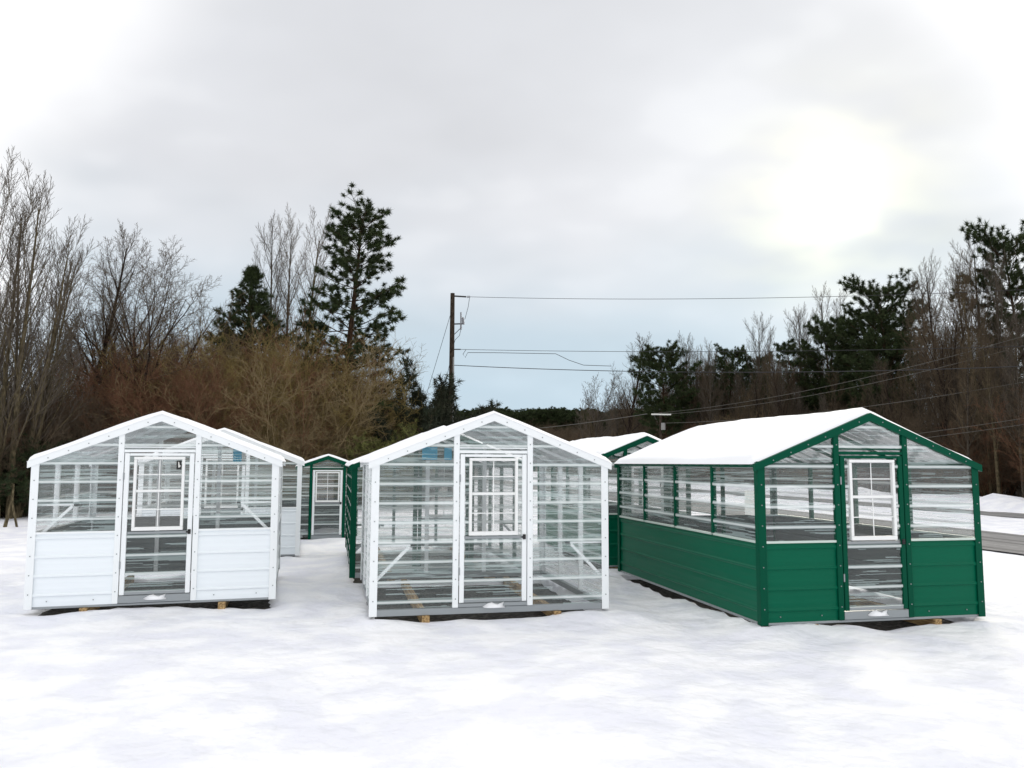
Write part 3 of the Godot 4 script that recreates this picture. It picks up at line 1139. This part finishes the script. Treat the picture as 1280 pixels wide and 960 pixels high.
func build_small(houses: Array) -> void:
	var tA: Transform3D = houses[0][2].tf
	var tB: Transform3D = houses[1][2].tf
	var tC: Transform3D = houses[2][2].tf
	var card := func(called: String, label: String, tf: Transform3D, lo: Vector3, hi: Vector3, m: Material, category := "paper") -> Node3D:
		var t := thing(called, label, category, tf)
		cb("sheet", t, m, lo, hi, 0.0008)
		return t
	card.call("blue_card", "larger blue card on the inside of the see-through greenhouse's end wall", tB, Vector3(-0.55, 1.95, -3.018), Vector3(-0.31, 2.15, -3.012), M.blue_card)
	card.call("blue_card", "smaller blue card on the inside of the see-through greenhouse's end wall", tB, Vector3(-0.20, 1.95, -3.018), Vector3(-0.08, 2.14, -3.012), M.blue_card)
	var l: Node3D = card.call("blue_label", "blue and white label hung inside the white panelled greenhouse", tA, Vector3(0.66, 1.84, -2.968), Vector3(0.86, 2.12, -2.962), M.card)
	cb("blue_print", l, M.blue_card, Vector3(0.665, 1.90, -2.9615), Vector3(0.80, 2.115, -2.960), 0.0004)
	card.call("notice", "white paper sheet taped inside the long green greenhouse's side wall", tC, Vector3(-1.426, 1.32, -0.34), Vector3(-1.422, 1.60, -0.07), M.card)
	var s: Node3D = card.call("sticker", "small black sticker with a pale mark on the white greenhouse's door window", tA, Vector3(0.195, 1.80, 0.0095), Vector3(0.255, 1.915, 0.0105), M.black, "sticker")
	var mk := MB.new()
	mk.prism(PackedVector2Array([Vector2(0.218, 1.825), Vector2(0.238, 1.830), Vector2(0.226, 1.895), Vector2(0.214, 1.90)]), 0.0107, 0.0112)
	mk.prism(PackedVector2Array([Vector2(0.232, 1.835), Vector2(0.246, 1.842), Vector2(0.246, 1.855), Vector2(0.230, 1.850)]), 0.0107, 0.0112)
	part("mark", mk.mesh(M.card), s)
	# broken stakes left of the white greenhouse
	var st := thing("wooden_stakes", "two pale broken stakes leaning together at the edge of the left wood", "stakes", Transform3D(Basis.IDENTITY, spot(24, 23.0)))
	var sb := MB.new()
	sb.bar(Vector3(0.16, -0.1, 0), Vector3(-0.02, 0.72, 0.05), 0.07, 0.05, 0.008)
	part("stake", sb.mesh(M.bark_tan), st)
	sb = MB.new()
	sb.limb(PackedVector3Array([Vector3(-0.16, -0.1, 0.1), Vector3(-0.10, 0.35, 0.05), Vector3(-0.04, 0.75, 0.0), Vector3(-0.03, 1.2, 0.0)]), 0.055, 0.02, 7)
	part("stake", sb.mesh(M.bark_tan), st)

func build_poles() -> void:
	var d := 45.0
	var base := spot(564, d)
	var top := rise(367, d) - base.y
	var t := thing("utility_pole", "tall wooden utility pole with a grey conduit, fuse bracket and guy wires", "utility pole", Transform3D(Basis.IDENTITY, base))
	var b := MB.new()
	b.limb(PackedVector3Array([Vector3(0, -0.3, 0), Vector3(0, top * 0.5, 0), Vector3(0, top, 0)]), 0.19, 0.125, 12)
	b.limb(PackedVector3Array([Vector3(0, top, 0), Vector3(0, top + 0.01, 0)]), 0.125, 0.001, 12)
	part("pole", b.mesh(M.pole), t)
	b = MB.new()
	b.limb(PackedVector3Array([Vector3(0.12, -0.2, 0.16), Vector3(0.10, top * 0.68, 0.13)]), 0.045, 0.045, 8)
	part("conduit", b.mesh(M.grey_pipe), t)
	b = MB.new()
	b.bar(Vector3(0.12, top - 0.16, 0), Vector3(0.80, top - 0.2, 0.0), 0.07, 0.08, 0.01)
	part("top_bracket", b.mesh(M.cable), t)
	b = MB.new()
	for k in 3:
		b.limb(PackedVector3Array([Vector3(0.84 + k * 0.06, top - 0.2, 0), Vector3(0.88 + k * 0.06, top - 0.2, 0)]), 0.075, 0.055, 9)
	part("insulator", b.mesh(M.porcelain), t)
	b = MB.new()
	b.bar(Vector3(0.1, top - 1.78, 0), Vector3(0.62, top - 1.76, 0), 0.06, 0.07, 0.01)
	b.bar(Vector3(0.1, top - 2.4, 0), Vector3(0.55, top - 1.95, 0), 0.035, 0.035, 0.005)
	part("fuse_bracket", b.mesh(M.cable), t)
	b = MB.new()
	b.limb(PackedVector3Array([Vector3(0.50, top - 2.1, 0.02), Vector3(0.50, top - 1.75, 0.02), Vector3(0.49, top - 1.1, 0.02)]), 0.05, 0.04, 8)
	b.limb(PackedVector3Array([Vector3(0.64, top - 1.8, 0.02), Vector3(0.60, top - 1.4, 0.02)]), 0.075, 0.06, 8)
	part("fuse_cutout", b.mesh(M.porcelain), t)
	b = MB.new()
	b.limb(PackedVector3Array([Vector3(0.98, top - 0.2, 0), Vector3(0.90, top - 0.8, 0.02), Vector3(0.72, top - 1.5, 0.02), Vector3(0.60, top - 1.5, 0.02)]), 0.014, 0.014, 5)
	b.limb(PackedVector3Array([Vector3(0.50, top - 2.1, 0.02), Vector3(0.42, top - 2.45, 0.02), Vector3(0.18, top - 2.7, 0.05), Vector3(0.12, top - 2.95, 0.12)]), 0.014, 0.014, 5)
	part("jumper_wire", b.mesh(M.cable), t)
	for q in [[375, 505, 520, 478], [435, 512, 545, 478], [456, 548, 545, 500]]:
		b = MB.new()
		var a := Vector3(-0.1, rise(q[0] + 18, d) - base.y, 0)
		var e := at_pixel(q[1], 560, d + 6) - base
		e.y = maxf(e.y, 0.0) * 0 - 0.2
		e = Vector3(-2.2 - (a.y - 8.0) * 0.55, -0.2, -3.0)
		b.limb(PackedVector3Array([a, a.lerp(e, 0.5), e]), 0.013, 0.013, 5)
		part("guy_wire", b.mesh(M.cable), t)
	b = MB.new()
	b.bar(Vector3(0.1, rise(437, d) - base.y, 0), Vector3(0.5, rise(437, d) - base.y, 0), 0.06, 0.06, 0.01)
	part("lower_bracket", b.mesh(M.cable), t)
	# wires from that pole to one out of the picture on the right
	var tp := base + Vector3(0.98, top - 0.2, 0)
	wire("power_line", "uppermost thin wire running from the tall pole's top bracket across the sky", tp, at_pixel(1420, 352, 36), 0.35, 0.013)
	wire("power_line", "middle wire leaving the tall pole at its lower bracket", base + Vector3(0.5, rise(437, d) - base.y, 0), at_pixel(1420, 425, 36), 0.25, 0.013)
	wire("telephone_cable", "lower heavier cable leaving the tall pole below its bracket", base + Vector3(0.15, rise(457, d) - base.y, 0.05), at_pixel(1420, 448, 36), 0.45, 0.02)
	# loose loop in the middle wire
	var m := MB.new()
	var pts := PackedVector3Array()
	for q in [[582, 437], [578, 443], [581, 447], [584, 441], [620, 441], [695, 442], [712, 450], [730, 456], [765, 457]]:
		pts.append(at_pixel(q[0], q[1], 44.8))
	m.limb(pts, 0.016, 0.016, 5)
	var lo := part(numbered("slack_cable"), m.mesh(M.cable), self)
	meta(lo, "slack cable dipping between the two lower wires of the tall pole", "wire", "overhead wires")
	# second, far pole before the woods
	var d2 := 60.0
	var b2 := spot(826, d2)
	var top2 := rise(514, d2) - b2.y
	var t2 := thing("utility_pole", "distant short utility pole with a white crossarm before the woods", "utility pole", Transform3D(Basis(Vector3.UP, 0.2), b2))
	b = MB.new()
	b.limb(PackedVector3Array([Vector3(0, -0.3, 0), Vector3(0, top2, 0)]), 0.12, 0.085, 10)
	part("pole", b.mesh(M.pole), t2)
	b = MB.new()
	b.bar(Vector3(-0.78, top2 - 0.2, 0.14), Vector3(0.78, top2 - 0.2, 0.14), 0.10, 0.10, 0.02)
	part("crossarm", b.mesh(M.card), t2)
	b = MB.new()
	b.limb(PackedVector3Array([Vector3(0.1, top2 - 1.36, 0.26), Vector3(0.1, top2 - 1.35, 0.26), Vector3(0.1, top2 - 0.85, 0.26), Vector3(0.1, top2 - 0.84, 0.26)]), 0.16, 0.16, 12)
	part("transformer", b.mesh(M.grey_pipe), t2)
	var p2 := b2 + Vector3(0, top2 - 0.15, 0)
	wire("power_line", "upper of the two close wires slanting across the woods from the distant pole", p2 + Vector3(-0.7, 0, 0.2), at_pixel(1500, 352, 34), 0.9, 0.012, M.bare_wire)
	wire("power_line", "lower of the two close wires slanting across the woods from the distant pole", p2 + Vector3(0.7, 0, 0.2), at_pixel(1500, 366, 34.5), 0.9, 0.012, M.bare_wire)
	wire("telephone_cable", "low cable slanting across the woods under the two close wires", p2 + Vector3(0.1, -0.7, 0.1), at_pixel(1500, 432, 34), 0.7, 0.013, M.bare_wire)
	wire("service_wire", "upper wire crossing the woods just above the long green greenhouse's roof", at_pixel(900, 566, 60), at_pixel(1420, 497, 33), 0.3, 0.011, M.bare_wire)
	wire("service_wire", "lower wire crossing the woods just above the long green greenhouse's roof", at_pixel(900, 570, 60), at_pixel(1420, 506, 33), 0.3, 0.011, M.bare_wire)
	wire("power_line", "faint wire running away from the distant pole towards the far tree line", p2 + Vector3(-1.0, 0, 0), at_pixel(560, 536, 150), 0.8, 0.022, M.bare_wire)

func build_woods() -> void:
	# --- prototypes
	var vase := bare_tree(101, {"h": 10.5, "r": 0.13, "levels": 3, "stems": 9, "spread": 0.17, "foot": 0.6, "kids": [17, 10, 6], "from": [0.18, 0.12, 0.12], "angle": [0.45, 0.5, 0.6], "ratio": [0.34, 0.42, 0.5], "wander": 0.08, "lift": 0.11, "bark": M.bark_tan, "twig": M.twig_grey, "taper": 0.5, "thin": 0.42, "fine": 0.0055})
	var spread := bare_tree(202, {"h": 7.4, "r": 0.24, "levels": 4, "kids": [15, 10, 8, 6], "from": [0.36, 0.16, 0.12, 0.1], "angle": [0.80, 0.66, 0.75, 0.8], "ratio": [0.80, 0.44, 0.42, 0.46], "wander": 0.10, "lift": 0.045, "bark": M.bark_dark, "twig": M.twig_dark, "taper": 0.35, "thin": 0.55, "fine": 0.006})
	var slim := []
	for k in 4:
		slim.append(bare_tree(300 + k, {"h": 12.5, "r": 0.15 + 0.02 * (k % 2), "levels": 3, "kids": [24, 11, 8], "from": [0.30, 0.15, 0.12], "angle": [0.66, 0.62, 0.75], "ratio": [0.29, 0.42, 0.5], "wander": 0.09, "lift": 0.14, "bark": [M.bark_grey, M.bark_dark, M.bark_grey, M.bark_tan][k], "twig": [M.twig_grey, M.twig_dark, M.twig_brown, M.twig_dark][k], "taper": 0.55, "thin": 0.45, "fine": 0.0065}))
	var round_ := bare_tree(404, {"h": 6.4, "r": 0.20, "levels": 4, "kids": [11, 8, 6, 4], "from": [0.25, 0.2, 0.15, 0.12], "angle": [0.75, 0.62, 0.7, 0.75], "ratio": [0.72, 0.46, 0.42, 0.5], "wander": 0.09, "lift": 0.07, "bark": M.bark_grey, "twig": M.twig_grey, "taper": 0.3, "thin": 0.5, "fine": 0.011})
	var brush := []
	for k in 4:
		brush.append(bare_tree(500 + k, {"h": 5.2, "r": 0.030, "levels": 3, "stems": 15, "spread": [0.5, 0.7, 0.45, 0.8][k], "foot": 1.0, "kids": [12, 7, 5], "from": [0.12, 0.1, 0.1], "angle": [0.75, 0.75, 0.8], "ratio": [0.36, 0.48, 0.5], "wander": 0.2, "lift": 0.03, "bark": [M.twig_red, M.twig_olive, M.twig_dark, M.twig_tan][k], "twig": [M.twig_red, M.twig_olive, M.twig_dark, M.twig_tan][k], "taper": 0.3, "thin": 0.55}))
	var big_pine := pine(601, 14.4, 3.3, 0.16, 0.24, 27, 5, func(q: float) -> float: return 0.40 + 0.66 * pow(1.0 - q, 0.8), 0.33, 92, 0.1)
	var wood_pine := pine(602, 13.5, 2.9, 0.45, 0.21, 15, 5, func(q: float) -> float: return 0.35 + 0.75 * sin(PI * clampf((q - 0.38) / 0.72, 0, 1)), 0.38, 84, 0.0)
	var round_pine := pine(603, 12.5, 3.4, 0.36, 0.20, 18, 6, func(q: float) -> float: return 0.25 + 0.85 * sin(PI * clampf((q - 0.25) / 0.85, 0, 1)), 0.42, 78, 0.0)
	var tier_pine := pine(604, 12.5, 2.8, 0.40, 0.18, 8, 5, func(q: float) -> float: return 0.40 + 0.6 * (1.0 - q), 0.38, 84, 0.0)
	var cone := pine(605, 12.0, 2.3, 0.18, 0.2, 34, 7, func(q: float) -> float: return minf(0.08 + 2.3 * (1.0 - q), 1.0), 0.32, 54, 0.0)
	var bristly := leafy_bush(701, 4.8, 4.6, 3600, 0.30, Color(0.030, 0.036, 0.022), 0.9)
	var privet := leafy_bush(702, 3.6, 4.0, 2600, 0.22, Color(0.035, 0.050, 0.022), 0.0)
	var yellowish := leafy_bush(703, 3.0, 3.0, 1800, 0.2, Color(0.13, 0.135, 0.045), 0.3)

	# --- left wood: trees one can tell apart
	var tall := func(row: float, depth: float, proto_h: float, at: Vector3) -> float: return (rise(row, depth) - at.y) / proto_h
	var p := spot(14, 27)
	plant("bare_tree", "many-stemmed leafless tree with pale tan trunks fanning upward by the left wood's edge", "tree", vase, p, tall.call(246, 27, 10.4, p), 0.6)
	p = spot(92, 33)
	plant("bare_tree", "slender leafless tree between the fanning tree and the spreading tree", "tree", slim[1], p, tall.call(296, 33, 12.6, p), 1.1, "", 1.1)
	p = spot(180, 33)
	plant("bare_tree", "spreading leafless tree with dark rounded crown of fine twigs", "tree", spread, p, tall.call(272, 33, 12.2, p), 2.2)
	p = spot(66, 37)
	plant("bare_tree", "low rounded brown tree behind the slender leafless stems", "tree", round_, p, tall.call(412, 37, 10.2, p), 0.4)
	p = spot(311, 43)
	plant("evergreen_tree", "dense dark cone shaped evergreen beside the tall pine", "tree", cone, p, tall.call(322, 43, 12.1, p), 0.3)
	for q in [[335, 290, 50, 0], [356, 284, 52, 2], [375, 292, 51, 3]]:
		p = spot(q[0], q[2])
		plant("bare_tree", "thin upright leafless tree between the cone shaped evergreen and the tall pine", "tree", slim[q[3]], p, tall.call(q[1], q[2], 12.6, p), q[0] * 0.1, "thin trees behind the tall pine", 0.8)
	p = spot(424, 38)
	plant("pine_tree", "tall open pine with tufted needles, highest tree of the left wood", "tree", big_pine, p, tall.call(254, 38, 14.5, p), 1.9, "", 1.14)
	p = spot(529, 37)
	plant("bush", "dark bristly evergreen bush beside the tall utility pole", "bush", bristly, p, tall.call(476, 37, 3.9, p), 0.2, "", 0.85)
	p = spot(484, 34)
	plant("bush", "yellow green bush at the foot of the dark bristly bush", "bush", yellowish, p, tall.call(538, 34, 2.5, p), 0.9)
	var k := 0
	for q in [[20, 520, 27.5], [62, 512, 29.5], [112, 525, 31], [-20, 540, 26.5]]:
		p = spot(q[0], q[2])
		plant("evergreen_shrub", "dark evergreen shrub under the leafless trees behind the white greenhouse", "bush", privet, p, tall.call(q[1], q[2], 3.6, p), k * 1.3, "dark shrubs under the left wood")
		k += 1
	# --- left wood: thicket that reads as one mass
	var sets := [[], [], [], []]
	for i in 240:
		var u := rng.randf_range(-60, 485)
		var edge := lerpf(27.0, 37.0, clampf(u / 480.0, 0, 1))
		var depth := edge + pow(rng.randf(), 1.5) * 16.0
		var lim := 470.0
		if u > 190 and u < 420:
			lim = 405.0
		elif u >= 420:
			lim = lerpf(475, 525, (u - 420) / 65)
		var row := lerpf(lim, 575, pow(rng.randf(), 0.6))
		var which := 2
		if u > 170 and u < 300:
			which = 0
		elif u >= 300 and u < 440:
			which = 1 if rng.randf() < 0.6 else 3
		elif u >= 440:
			which = 0 if rng.randf() < 0.5 else 3
		if rng.randf() < 0.2:
			which = rng.randi() % 4
		var at := spot(u, depth)
		sets[which].append(placed(at, maxf(0.3, (rise(row, depth) - at.y) / 5.2), 1.0))
	var names := ["reddish brown leafless brush filling the left wood", "olive tan leafless brush under the tall pine", "dark leafless brush behind the white greenhouses", "tan leafless brush mixed into the left wood"]
	for i in 4:
		mass("brush", names[i], "brush", joined(brush[i]), sets[i])
	var left_trees := [[], [], [], []]
	for i in 46:
		var u := rng.randf_range(-90, 470)
		var depth := rng.randf_range(40, 62)
		var at := spot(u, depth)
		var row := rng.randf_range(390, 460) if u > 20 else rng.randf_range(330, 420)
		left_trees[i % 4].append(placed(at, (rise(row, depth) - at.y) / 12.5, 0.9))
	for i in 4:
		mass("distant_trees", ["grey", "dark", "reddish", "tan"][i] + " leafless trees deep in the left wood", "trees", joined(slim[i]), left_trees[i])

	# --- far tree line between the pole and the right wood
	var far_sets := []
	for i in 130:
		var u := rng.randf_range(480, 800)
		var depth := rng.randf_range(200, 260)
		var at := spot(u, depth)
		far_sets.append(placed(at, (rise(rng.randf_range(514, 522), depth) - at.y) / 12.5, 1.5))
	mass("far_tree_line", "low dark line of far pines past the tall utility pole", "trees", joined(round_pine), far_sets)
	far_sets = []
	for i in 120:
		var u := rng.randf_range(480, 760)
		var depth := rng.randf_range(150, 200)
		var at := spot(u, depth)
		far_sets.append(placed(at, (rise(rng.randf_range(530, 556), depth) - at.y) / 5.2, 1.6))
	mass("far_brush", "brown scrub at the foot of the far tree line", "brush", joined(brush[2]), far_sets)

	# --- right wood: pines one can tell apart
	var pines := [
		[830, 440, 78, 12.6, round_pine, "broad rounded dark pine at the near end of the right wood", 1.05],
		[905, 437, 80, 13.6, wood_pine, "small dark pine beside the rounded pine, half sunk in leafless trees", 0.85],
		[938, 446, 82, 13.6, wood_pine, "low dark pine between the small pine and the layered pine", 0.8],
		[1002, 418, 66, 12.6, tier_pine, "layered pine with sky showing between its flat branches", 1.0],
		[1040, 408, 68, 12.6, round_pine, "dark pine next to the layered pine", 0.85],
		[1074, 388, 64, 13.6, wood_pine, "dense pine leaning against the tallest dark pine", 1.0],
		[1132, 352, 60, 13.6, wood_pine, "tallest dark pine of the right wood, with a ragged round top", 1.0],
		[1110, 425, 58, 12.6, round_pine, "dark bushy pine under the tallest pine", 0.9],
		[1302, 286, 46, 13.6, wood_pine, "tall pine beside the leafless trees over the road", 0.85],
		[1264, 385, 50, 12.6, tier_pine, "thin pine with sparse boughs among the leafless trees over the road", 0.8]]
	for q in pines:
		p = spot(q[0], q[2])
		plant("pine_tree", q[5], "tree", q[4], p, tall.call(q[1], q[2], q[3], p), q[0] * 0.37, "", q[6])
	p = spot(742, 96)
	plant("bare_tree", "rounded grey leafless tree standing alone at the near end of the right wood", "tree", round_, p, tall.call(455, 96, 10.2, p), 1.0, "", 0.9)
	p = spot(776, 92)
	plant("bare_tree", "tall leafless tree between the lone rounded tree and the rounded pine", "tree", slim[1], p, tall.call(428, 92, 12.6, p), 0.3, "", 1.3)
	p = spot(1202, 46)
	plant("bare_tree", "tall leafless tree with forked pale crown beside the tallest dark pine", "tree", spread, p, tall.call(306, 46, 12.2, p), 0.7, "", 0.72)
	p = spot(1238, 47)
	plant("bare_tree", "tall narrow leafless tree beside the forked one", "tree", slim[0], p, tall.call(305, 47, 12.6, p), 2.0, "", 0.9)
	k = 0
	for q in [[855, 425, 84, "behind the broad rounded pine", 0], [868, 440, 83, "behind the broad rounded pine", 1], [884, 436, 82, "between the rounded pine and the small dark pine", 2], [948, 402, 76, "rising tall over the low dark pine", 0], [962, 425, 72, "between the low dark pine and the layered pine", 3], [1008, 392, 74, "showing its top over the layered pine", 0], [1026, 398, 73, "showing its top over the layered pine", 1], [1048, 374, 72, "with thin top sticking up behind the dense pine", 2], [1060, 380, 71, "with thin top sticking up behind the dense pine", 3], [1168, 352, 54, "close beside the tallest dark pine", 0], [1182, 340, 50, "between the tallest pine and the forked tree", 1], [1216, 340, 46, "right beside the forked leafless tree", 2], [1226, 352, 44, "in front of the tall narrow tree over the road", 3], [1262, 330, 44, "beside the sparse thin pine over the road", 0], [1180, 420, 46, "shorter, below the tallest dark pine's boughs", 1], [1150, 430, 50, "shorter, at the tallest dark pine's foot", 2], [890, 470, 78, "short, in front of the small dark pine", 3], [925, 470, 75, "short, in front of the low dark pine", 0], [970, 470, 68, "short, in front of the layered pine", 1], [1205, 430, 42, "shorter, before the forked leafless tree", 2], [1245, 420, 41, "shorter, before the sparse thin pine", 3], [1275, 400, 40, "shorter, before the tall pine over the road", 0]]:
		p = spot(q[0], q[2])
		plant("bare_tree", "slender %s leafless tree %s" % [["grey", "dark", "reddish", "tan"][q[4]], q[3]], "tree", slim[q[4]], p, tall.call(q[1], q[2], 12.6, p), k * 1.7, "leafless trees of the right wood", 0.9)
		k += 1
	# --- right wood: what reads as one mass
	var deep := [[], [], [], []]
	var low := [[], [], [], []]
	var r := Vector3(0.9765, 0, -0.2156)
	var f := Vector3(-0.2156, 0, -0.9765)
	for i in 420:
		var s := rng.randf_range(22, 118)
		var a := 34.0 + pow(rng.randf(), 1.3) * 36.0
		var at := r * a + f * s
		at.y = ground(at.x, at.z)
		var depth := -at.z
		var u := 640 + at.x / depth * 998.6
		if u > 1420:
			continue
		var lim := 445.0
		if u > 1150:
			lim = 415.0
		elif u < 860:
			lim = lerpf(505, 460, clampf((u - 700) / 160, 0, 1))
		var hgt := rise(rng.randf_range(lim, lim + 60), depth) - at.y
		deep[i % 4].append(placed(at, clampf(hgt / 12.5, 0.35, 1.3), 0.95))
	for i in 360:
		var s := rng.randf_range(20, 125)
		var a := 33.5 + pow(rng.randf(), 1.6) * 22.0
		var at := r * a + f * s
		at.y = ground(at.x, at.z)
		low[[2, 2, 0, 2, 3, 2, 2, 2][i % 8]].append(placed(at, rng.randf_range(0.5, 1.15), 1.1))
	for i in 4:
		mass("distant_trees", ["grey", "dark", "reddish", "tan"][i] + " leafless trees massed in the right wood", "trees", joined(slim[i]), deep[i])
	for i in [0, 2, 3]:
		mass("brush", ["reddish", "", "dark", "tan"][i] + " leafless undergrowth along the foot of the right wood", "brush", joined(brush[i]), low[i])
